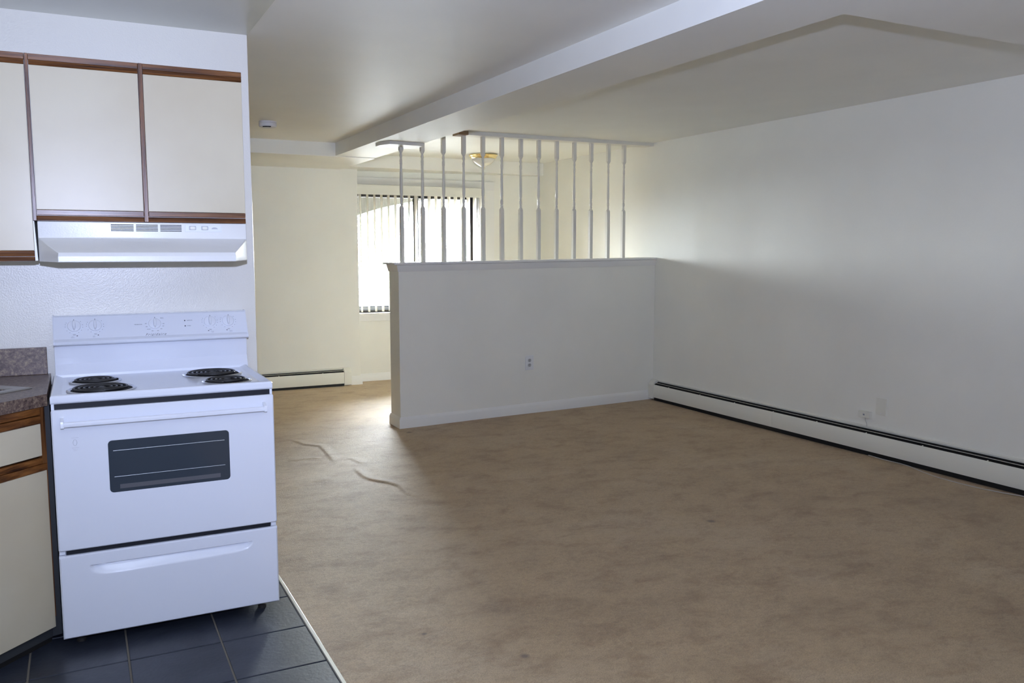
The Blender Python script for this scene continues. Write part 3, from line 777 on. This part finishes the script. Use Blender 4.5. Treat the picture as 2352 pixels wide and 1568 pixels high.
# storage drawer with a scooped pull
box((SX0+0.024, 3.316, 0.343), (SX1-0.024, 3.335, 0.362)).build('drawer_gap', M_slot, st, smooth=False)
def drawer_front():
    m = MB(); z0, z1 = 0.041, 0.3435; x0, x1 = SX0+0.001, SX1-0.001
    nx, nz = 150, 70
    cxd, a_ = 0.271, 0.282
    V = {}
    for i in range(nx+1):
        for j in range(nz+1):
            x = x0 + (x1-x0)*i/nx; z = z0 + (z1-z0)*j/nz
            e = min(x-x0, x1-x, z-z0, z1-z); y = DY + max(0, 0.005-e)**1.5*14
            u = (x - cxd)/a_
            if abs(u) < 1:
                zt = 0.2985; zb = 0.2985 - (0.036 - 0.004*u)*(1-abs(u)**9)**0.5 - 0.0005
                if zb < z < zt:
                    v = (zt - z)/(zt - zb)            # 0 at the top lip
                    d = 0.017*min(1.0, v/0.16)*min(1.0, (1 - v)*1.25)**0.9*min(1.0, (1-abs(u))*18)
                    y += d
            V[i, j] = m.bm.verts.new((x, y, z))
    for i in range(nx):
        for j in range(nz): m.face([V[i, j], V[i+1, j], V[i+1, j+1], V[i, j+1]])
    bk = {}
    rim = [(i, 0) for i in range(nx)] + [(nx, j) for j in range(nz)] + [(i, nz) for i in range(nx, 0, -1)] + [(0, j) for j in range(nz, 0, -1)]
    B = [m.bm.verts.new((V[q].co.x, 3.342, V[q].co.z)) for q in rim]
    for k in range(len(rim)): m.face([V[rim[k]], B[k], B[(k+1) % len(rim)], V[rim[(k+1) % len(rim)]]])
    return m.build('drawer', M_enamel, st)
drawer_front()
for x, y in ((0.594, 3.372), (-0.05, 3.372), (0.594, 3.87), (-0.05, 3.87)):
    MB().lathe([(0.016, 0.0), (0.016, 0.010), (0.012, 0.014), (0.005, 0.016), (0.005, 0.05)], (x, y, 0), 16).build('levelling_foot', M_dark, st)

# ------------------------------------------------------------------ range hood
hd = thing('range_hood', 'white range hood under the cabinets above the stove', 'range hood', (0.25, 3.7, 1.37))
HXa, HXb = -0.1235, 0.6245
m = MB()
def hv(*p): return m.bm.verts.new(p)
yf = 3.632; yl = 3.497
T = [hv(HXa,3.949,1.5235), hv(HXb,3.949,1.5235), hv(HXb,yf,1.5235), hv(HXa,yf,1.5235)]
U = [hv(HXa,3.949,1.462), hv(HXb,3.949,1.462), hv(HXb,yf,1.462), hv(HXa,yf,1.462)]
Wv = [hv(HXa,3.949,1.3745), hv(HXb,3.949,1.3745), hv(HXb,yf,1.3745), hv(HXa,yf,1.3745)]
l0, l1 = -0.061, 0.560
p1 = [hv(l0+0.003,yl+0.004,1.408), hv(l1-0.003,yl+0.004,1.408)]; p2 = [hv(l0,yl,1.394), hv(l1,yl,1.394)]; p3 = [hv(l0,yl,1.3725), hv(l1,yl,1.3725)]
m.face([T[0],T[1],T[2],T[3]])
m.face([T[3],T[2],U[2],U[3]])
m.face([U[3],U[2],p1[1],p1[0]]); m.face([p1[0],p1[1],p2[1],p2[0]]); m.face([p2[0],p2[1],p3[1],p3[0]])
m.face([U[3],p1[0],p2[0],p3[0],Wv[3]]); m.face([U[2],Wv[2],p3[1],p2[1],p1[1]])
m.face([T[0],T[3],U[3],Wv[3],Wv[0]]); m.face([T[2],T[1],Wv[1],Wv[2],U[2]])
m.face([T[1],T[0],Wv[0],Wv[1]])
m.face([Wv[0],Wv[3],p3[0],p3[1],Wv[2],Wv[1]])
hsh = m.build('hood_shell', M_hood, hd, bevel=0.003)
for (a, b) in ((0.1225, 0.2025), (0.211, 0.2895), (0.298, 0.3765)):
    g_ = box((a, yf-0.0008, 1.4885), (b, yf+0.002, 1.5165)).build('vent_grille', M_slot, hd, smooth=False)
    m = MB()
    for k in range(6): 
        z = 1.4868 + 0.0285*k/5
        m.box((a-0.001, yf-0.0025, z), (b+0.001, yf+0.001, z+0.0026))
    m.build('louvers', M_hood, g_, smooth=False)
sp = box((0.390, yf-0.003, 1.489), (0.528, yf+0.001, 1.518)).build('switch_panel', M_plastic, hd, bevel=0.001)
for x in (0.4175, 0.4635):
    MB().prism(rr(x-0.0135, x+0.0135, 1.4955, 1.5125, 0.003), yf-0.0045, yf-0.002, lambda t, a, b: (a, t, b)).build('switch_frame', M_swf, sp)
    MB().prism(rr(x-0.0095, x+0.0095, 1.4985, 1.5095, 0.0055), yf-0.0075, yf-0.004, lambda t, a, b: (a, t, b)).build('rocker', M_heat, sp, bevel=0.0015)
m = MB(); pts = [(0.501 + 0.012*math.cos(R(a)), 1.5005 + 0.007*math.sin(R(a))) for a in range(0, 181, 15)]
m.prism(pts, yf-0.0036, yf-0.0028, lambda t, a, b: (a, t, b)); m.build('badge', mat('badge_silver', (0.45, 0.46, 0.50), 0.4, 0.5), sp)

# ------------------------------------------------------------------ wall cabinets
YC = 3.632
wc = thing('wall_cabinet', 'two-door cream and oak wall cabinet above the range hood', 'cabinet', (0.25, 3.8, 1.525))
box((-0.134, YC+0.018, 1.526), (0.624, 3.949, 2.124)).build('carcass', M_side, wc, smooth=False)
for x0, x1 in ((-0.1355, -0.1245), (0.2425, 0.2575)): box((x0, YC-0.004, 1.525), (x1, YC+0.018, 2.126)).build('stile', M_oakz, wc, bevel=0.001)
for x0, x1 in ((-0.124, 0.242), (0.258, 0.6245)):
    box((x0, YC-0.001, 2.1045), (x1, YC+0.018, 2.126)).build('top_rail', M_oakx, wc, bevel=0.0015)
    MB().prism([(YC-0.003, 1.525), (YC+0.003, 1.5445), (YC+0.018, 1.5445), (YC+0.018, 1.525)], x0, x1, lambda t, a, b: (t, a, b)).build('bottom_rail', M_oakx, wc, bevel=0.001)
    d = box((x0+0.001, YC-0.002, 1.566), (x1-0.001, YC+0.017, 2.086)).build('door', M_lam, wc, bevel=0.0015)
    MB().prism([(YC-0.003, 2.0865), (YC-0.006, 2.092), (YC-0.003, 2.1035), (YC+0.017, 2.1035), (YC+0.017, 2.0865)], x0+0.001, x1-0.001, lambda t, a, b: (t, a, b)).build('oak_strip', M_oakx, d, bevel=0.001)
    MB().prism([(YC-0.005, 1.5465), (YC-0.005, 1.5650), (YC+0.017, 1.5655), (YC+0.017, 1.5465)], x0+0.001, x1-0.001, lambda t, a, b: (t, a, b)).build('oak_strip', M_oakx, d, bevel=0.001)
wc2 = thing('wall_cabinet', 'taller cream and oak wall cabinet left of the range hood', 'cabinet', (-0.4, 3.8, 1.375))
box((-0.70, YC+0.018, 1.376), (-0.137, 3.949, 2.124)).build('carcass', M_side, wc2, smooth=False)
MB().hexa([(-0.1365,YC+0.001,1.378),(-0.1275,YC+0.001,1.378),(-0.1275,3.948,1.378),(-0.1365,3.948,1.378),(-0.1365,YC+0.001,1.524),(-0.1335,YC+0.001,1.524),(-0.1335,3.948,1.524),(-0.1365,3.948,1.524)]).build('side_panel', M_side, wc2, smooth=False)
box((-0.70, YC-0.001, 2.1045), (-0.1365, YC+0.018, 2.126)).build('top_rail', M_oakx, wc2, bevel=0.0015)
MB().prism([(YC-0.003, 1.376), (YC+0.003, 1.392), (YC+0.018, 1.392), (YC+0.018, 1.376)], -0.70, -0.1365, lambda t, a, b: (t, a, b)).build('bottom_rail', M_oakx, wc2, bevel=0.001)
d = box((-0.699, YC-0.002, 1.415), (-0.1375, YC+0.017, 2.086)).build('door', M_lam, wc2, bevel=0.0015)
MB().prism([(YC-0.003, 2.0865), (YC-0.006, 2.092), (YC-0.003, 2.1035), (YC+0.017, 2.1035), (YC+0.017, 2.0865)], -0.699, -0.1375, lambda t, a, b: (t, a, b)).build('oak_strip', M_oakx, d, bevel=0.001)
MB().prism([(YC-0.003, 1.394), (YC-0.005, 1.405), (YC-0.002, 1.4145), (YC+0.017, 1.4145), (YC+0.017, 1.394)], -0.699, -0.1375, lambda t, a, b: (t, a, b)).build('oak_strip', M_oakx, d, bevel=0.001)

# ------------------------------------------------------------------ corner base cabinet, counter, sink
S2 = math.sqrt(0.5)
def dg(t, d, z):            # along the 45-degree front from the stove corner, d behind it
    return (-0.126 - S2*t - S2*d, 3.394 - S2*t + S2*d, z)
bc = thing('base_cabinet', 'cream and oak corner base cabinet left of the stove', 'cabinet', (-0.55, 3.45, 0))
LD = 0.615
m = MB(); e = dg(LD, 0.02, 0)
foot = [dg(0.003, 0.02, 0)[:2], (-0.1125, 3.415), (-0.1125, 3.945), (XL+0.003, 3.945), (XL+0.003, e[1]), e[:2]]
m.prism(foot, 0.02, 0.868, lambda t, a, b: (a, b, t)); m.build('carcass', mat('cabinet_gap_shade', (0.045, 0.048, 0.052), 0.5, 0.4), bc, smooth=False)  # dark colour and bulged side stand in for shade in the stove gap
e2 = dg(LD, 0.025, 0)
MB().prism([dg(0.006, 0.025, 0)[:2], (-0.132, 3.9), (XL+0.01, 3.9), (XL+0.01, e2[1]), e2[:2]], 0.0, 0.10, lambda t, a, b: (a, b, t)).build('toe_kick', M_black, bc, smooth=False)  # black block set forward to stand in for the deep shade under the door
def db(t0, t1, z0, z1, d0=0.0, d1=0.019): return MB().box((t0, d0, z0), (t1, d1, z1), lambda a, b, c: dg(a, b, c))
db(0.002, 0.022, 0.10, 0.868).build('stile', M_oakz, bc, bevel=0.001)
db(LD-0.02, LD, 0.10, 0.868).build('stile', M_oakz, bc, bevel=0.001)
db(0.022, LD-0.02, 0.842, 0.868).build('top_rail', M_oakd, bc, bevel=0.001)
db(0.022, LD-0.02, 0.668, 0.690).build('middle_rail', M_oakd, bc, bevel=0.001)
db(0.022, LD-0.02, 0.10, 0.118).build('bottom_rail', M_oakd, bc, bevel=0.001)
d = db(0.024, LD-0.022, 0.697, 0.811, -0.002, 0.018).build('drawer_front', M_lam, bc, bevel=0.0015)
db(0.024, LD-0.022, 0.812, 0.839, -0.005, 0.018).build('oak_strip', M_oakd, d, bevel=0.002)
d = db(0.008, LD-0.008, 0.062, 0.642, -0.002, 0.018).build('door', M_lam, bc, bevel=0.002)
db(0.008, LD-0.008, 0.6425, 0.667, -0.005, 0.018).build('oak_strip', M_oakd, d, bevel=0.002)

ct = thing('countertop', 'speckled purple-brown laminate corner countertop beside the stove', 'countertop', (-0.55, 3.45, 0.914))
def dgc(t, d, z): return (-0.1165 - S2*t - S2*d, 3.384 - S2*t + S2*d, z)
e = dgc(0.63, 0, 0)
foot = [(-0.1165, 3.384), (-0.1165, 3.947), (XL+0.002, 3.947), (XL+0.002, e[1]), e[:2]]
hole = [dgc(t, d, 0)[:2] for t, d in ((-0.02, 0.185), (0.575, 0.185), (0.575, 0.465), (-0.02, 0.465))]
m = MB(); R_ = {}
for z in (0.872, 0.914):
    R_[z] = ([m.bm.verts.new((x, y, z)) for x, y in foot], [m.bm.verts.new((x, y, z)) for x, y in hole])
    es = []
    for ring in R_[z]:
        for k in range(len(ring)): es.append(m.bm.edges.new((ring[k], ring[(k+1) % len(ring)])))
    bmesh.ops.triangle_fill(m.bm, use_beauty=True, edges=es)
for q in (0, 1):
    A, B = R_[0.872][q], R_[0.914][q]
    for k in range(len(A)): m.face([A[k], A[(k+1) % len(A)], B[(k+1) % len(A)], B[k]])
m.build('counter_slab', M_cnt, ct, smooth=False)
box((XL+0.002, 3.925, 0.9142), (-0.127, 3.9485, 1.024)).build('backsplash', M_cnt, ct, bevel=0.002)
box((XL+0.0015, e[1], 0.9142), (XL+0.024, 3.9245, 1.024)).build('side_splash', M_cnt, ct, bevel=0.002)
sk = thing('sink', 'stainless steel corner sink set in the speckled countertop', 'sink', (-0.55, 3.5, 0.914))
def sg(t, d, z): return dgc(t, d, z)
m = MB()
def sr(t0, t1, d0, d1, z): return [m.bm.verts.new(sg(a, b, z)) for a, b in ((t0,d0),(t1,d0),(t1,d1),(t0,d1))]
T0, T1, D0, D1 = -0.075, 0.60, 0.145, 0.54
rs = [sr(T0, T1, D0, D1, 0.9143), sr(T0, T1, D0, D1, 0.9165), sr(T0+0.008, T1-0.008, D0+0.008, D1-0.008, 0.9195), sr(T0+0.044, T1-0.03, D0+0.042, D1-0.078, 0.9185),
      sr(T0+0.058, T1-0.04, D0+0.056, D1-0.09, 0.905), sr(T0+0.07, T1-0.05, D0+0.07, D1-0.10, 0.80)]
for a, b in zip(rs, rs[1:]):
    for k in range(4): m.face([a[k], a[(k+1) % 4], b[(k+1) % 4], b[k]])
m.face(rs[-1])
m.build('sink_rim', M_steel, sk, bevel=0.002)
m = MB(); m.prism([(T0+0.069, D0+0.069), (T1-0.049, D0+0.069), (T1-0.049, D1-0.099), (T0+0.069, D1-0.099)], 0.7995, 0.8010, lambda t, a, b: sg(a, b, t))
m.build('bowl_bottom', M_panin, sk, smooth=False)
